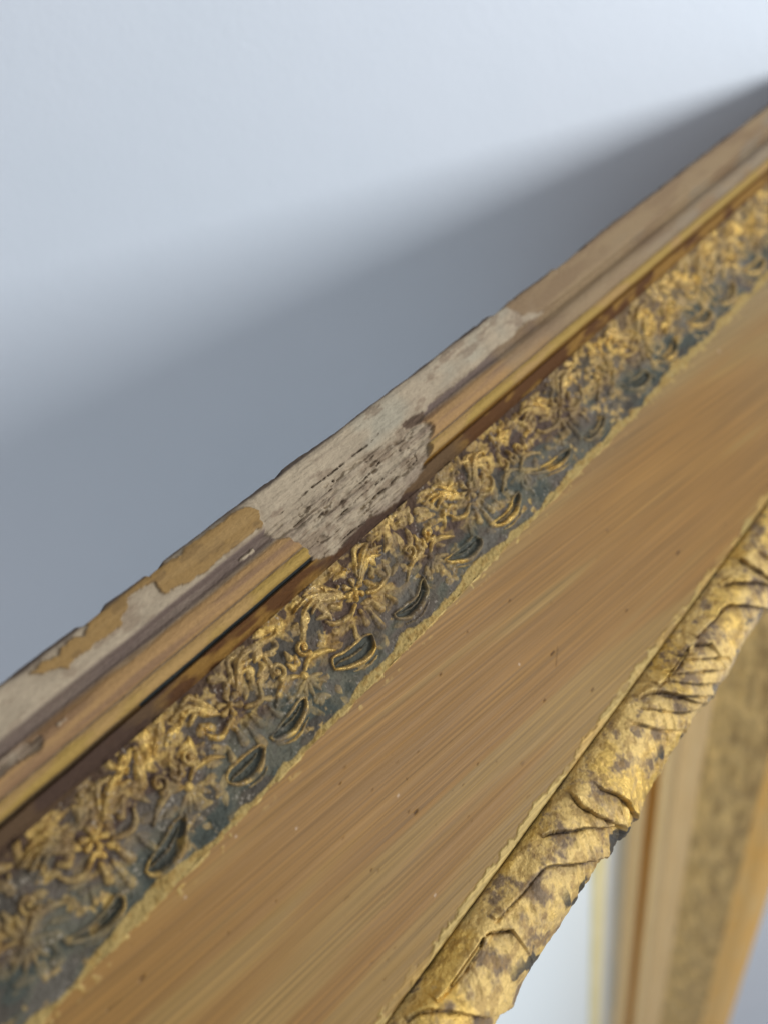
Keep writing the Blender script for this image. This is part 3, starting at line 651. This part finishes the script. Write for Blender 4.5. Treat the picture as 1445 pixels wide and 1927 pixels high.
# ================================================================== side rail of the frame, out of focus, and the thin gold slip
TS = 0.70 * ((ray(1157, 1750) @ D1) / (ray(1157, 1750) @ D3))          # the side rail's inner face, square to the top rail
def depth_of(x, y=1750): r = ray(x, y); return -(r @ D3) * TS / (r @ D1)   # front-to-back place on that face
def side_pos(wv_, u_, off): return (TS - off)[..., None] * D1 + u_[..., None] * D2 - wv_[..., None] * D3
def flatmat(name, c1, c2, sx, sy, rough, metal, lo=0.4, hi=0.6):
    m, nt, b = nodes(name); T = nt.nodes.new('ShaderNodeAttribute'); T.attribute_name = 'ts'
    mp = nt.nodes.new('ShaderNodeMapping'); mp.inputs['Scale'].default_value = (sx, sy, 1); nt.links.new(T.outputs['Vector'], mp.inputs['Vector'])
    no = nt.nodes.new('ShaderNodeTexNoise'); no.inputs['Scale'].default_value = 1; no.inputs['Detail'].default_value = 9; no.inputs['Roughness'].default_value = 0.72; nt.links.new(mp.outputs[0], no.inputs['Vector'])
    cr = nt.nodes.new('ShaderNodeValToRGB'); cr.color_ramp.elements[0].position = lo; cr.color_ramp.elements[1].position = hi
    cr.color_ramp.elements[0].color = (*c1, 1); cr.color_ramp.elements[1].color = (*c2, 1)
    nt.links.new(no.outputs['Fac'], cr.inputs[0]); nt.links.new(cr.outputs[0], b.inputs['Base Color'])
    b.inputs['Roughness'].default_value = rough; b.inputs['Metallic'].default_value = metal
    return m
G2 = 1.55
M_BEIGE = flatmat('beige_gilding', lin(200, 172, 122, G2), lin(206, 178, 130, G2), 3, 40, 0.6, 0.1)
M_GOLDG = flatmat('deep_gold', lin(166, 122, 50, G2), lin(176, 136, 68, G2), 3, 40, 0.45, 0.3)
M_PINK = flatmat('pinkish_gilding', lin(198, 166, 116, G2), lin(204, 174, 126, G2), 3, 30, 0.6, 0.1)
M_MOT = flatmat('mottled_gilding', lin(122, 96, 54, G2), lin(198, 166, 106, G2), 9, 30, 0.6, 0.15, 0.34, 0.66)
M_YEL = flatmat('yellow_gilding', lin(196, 150, 76, G2), lin(192, 156, 96, G2), 4, 20, 0.55, 0.2)
M_GREY = flatmat('grey_edge', lin(168, 164, 148, G2), lin(190, 178, 150, G2), 3, 30, 0.7, 0.0)
M_BROWN = flatmat('brown_rail_wood', lin(140, 104, 58, 1.0), lin(156, 116, 66, 1.0), 3, 60, 0.6, 0.0)
M_PALE = flatmat('pale_gold', lin(196, 186, 138, G2), lin(206, 196, 156, G2), 3, 40, 0.6, 0.1)
rail = bpy.data.objects.new('side_rail', None); col.objects.link(rail); rail.parent = frame
rail['label'] = 'blurred side rail with pale gold steps and a mottled band'
U0, U1 = 1.02, 9.0
def grid_part(name, P, VV, WW, mat, parent):
    n1, n2 = VV.shape; W = world(P.reshape(-1, 3))
    i, j = np.meshgrid(np.arange(n1 - 1), np.arange(n2 - 1), indexing='ij'); i = i.ravel(); j = j.ravel()
    q = np.stack([i * n2 + j, i * n2 + j + 1, (i + 1) * n2 + j + 1, (i + 1) * n2 + j], 1)
    me = bpy.data.meshes.new(name); me.from_pydata([tuple(x) for x in W], [], q.tolist()); me.update()
    a = me.attributes.new('ts', 'FLOAT_VECTOR', 'POINT'); z = np.zeros((len(W), 3), np.float32); z[:, 0] = VV.ravel(); z[:, 1] = WW.ravel(); a.data.foreach_set('vector', z.ravel())
    me.polygons.foreach_set('use_smooth', np.ones(len(q), bool)); me.materials.append(mat)
    return link(name, me, parent)
uu = U0 + (U1 - U0) * np.linspace(0, 1, 600) ** 1.5
def side_part(name, xa, xb, hf, mat, n=14, bump=0.0):
    q = np.linspace(0, 1, n); VV, WW = np.meshgrid(uu, depth_of(xa) + (depth_of(xb) - depth_of(xa)) * q, indexing='ij')
    off = np.broadcast_to(hf(q), VV.shape).copy()
    if bump: off += bump * (fbm(VV * 14, WW * 22, 501, 3) - 0.5) * np.sin(np.pi * np.broadcast_to(q, VV.shape)) ** 0.5
    return grid_part(name, side_pos(WW, VV, off), VV, WW, mat, rail)
side_part('inner_step', 1157, 1168, lambda q: 0.02 * (1 - q), M_GREY)
side_part('inner_band', 1168, 1193, lambda q: 0.004 * np.sin(np.pi * q), M_BEIGE)
side_part('groove', 1193, 1210, lambda q: -0.03 * np.sin(np.pi * q), M_GOLDG)
side_part('bead', 1210, 1236, lambda q: 0.016 * np.sin(np.pi * q), M_BEIGE)
side_part('flat_band', 1236, 1270, lambda q: 0.003 * np.sin(np.pi * q), M_PINK)
side_part('mottled_band', 1270, 1364, lambda q: 0.02 * np.sin(np.pi * q), M_MOT, 50, 0.035)
side_part('front_edge', 1364, 1424, lambda q: 0.012 * np.sin(np.pi * q) - 0.03 * q ** 2, M_YEL)
wf = depth_of(1424)
def side_prism(name, prof_tw, ua, ub_, mat, parent):
    n = len(prof_tw); vv_ = [tuple(world(a * D1 + u_ * D2 - b * D3)) for u_ in (ua, ub_) for a, b in prof_tw]
    f_ = [list(range(n))[::-1], list(range(n, 2 * n))] + [[i, (i + 1) % n, n + (i + 1) % n, n + i] for i in range(n)]
    me = bpy.data.meshes.new(name); me.from_pydata(vv_, [], f_); me.update(); me.materials.append(mat); return link(name, me, parent)
side_prism('wood_body', [(TS + 0.04, -0.70), (TS + 0.04, wf - 0.03), (TS + 0.08, wf - 0.01), (TS + 0.16, wf - 0.03), (TS + 0.70, -0.64), (TS + 0.72, -0.70)], U0 + 0.002, U1, M_BROWN, rail)
# thin gold slip lying on the panel
def slip_t(x): r = ray(x, 1750); return 0.70 * (r @ D1) / (r @ D3)
ta_, tb_ = slip_t(1110), slip_t(1133); q = np.linspace(0, 1, 11)
VV, TTs = np.meshgrid(np.linspace(U0, U1, 80), ta_ + (tb_ - ta_) * q, indexing='ij')
hh = -0.698 + 0.018 * np.sin(np.pi * np.broadcast_to(q, VV.shape)) ** 0.5
grid_part('gold_slip', TTs[..., None] * D1 + VV[..., None] * D2 - hh[..., None] * D3, VV, TTs, M_PALE, frame)
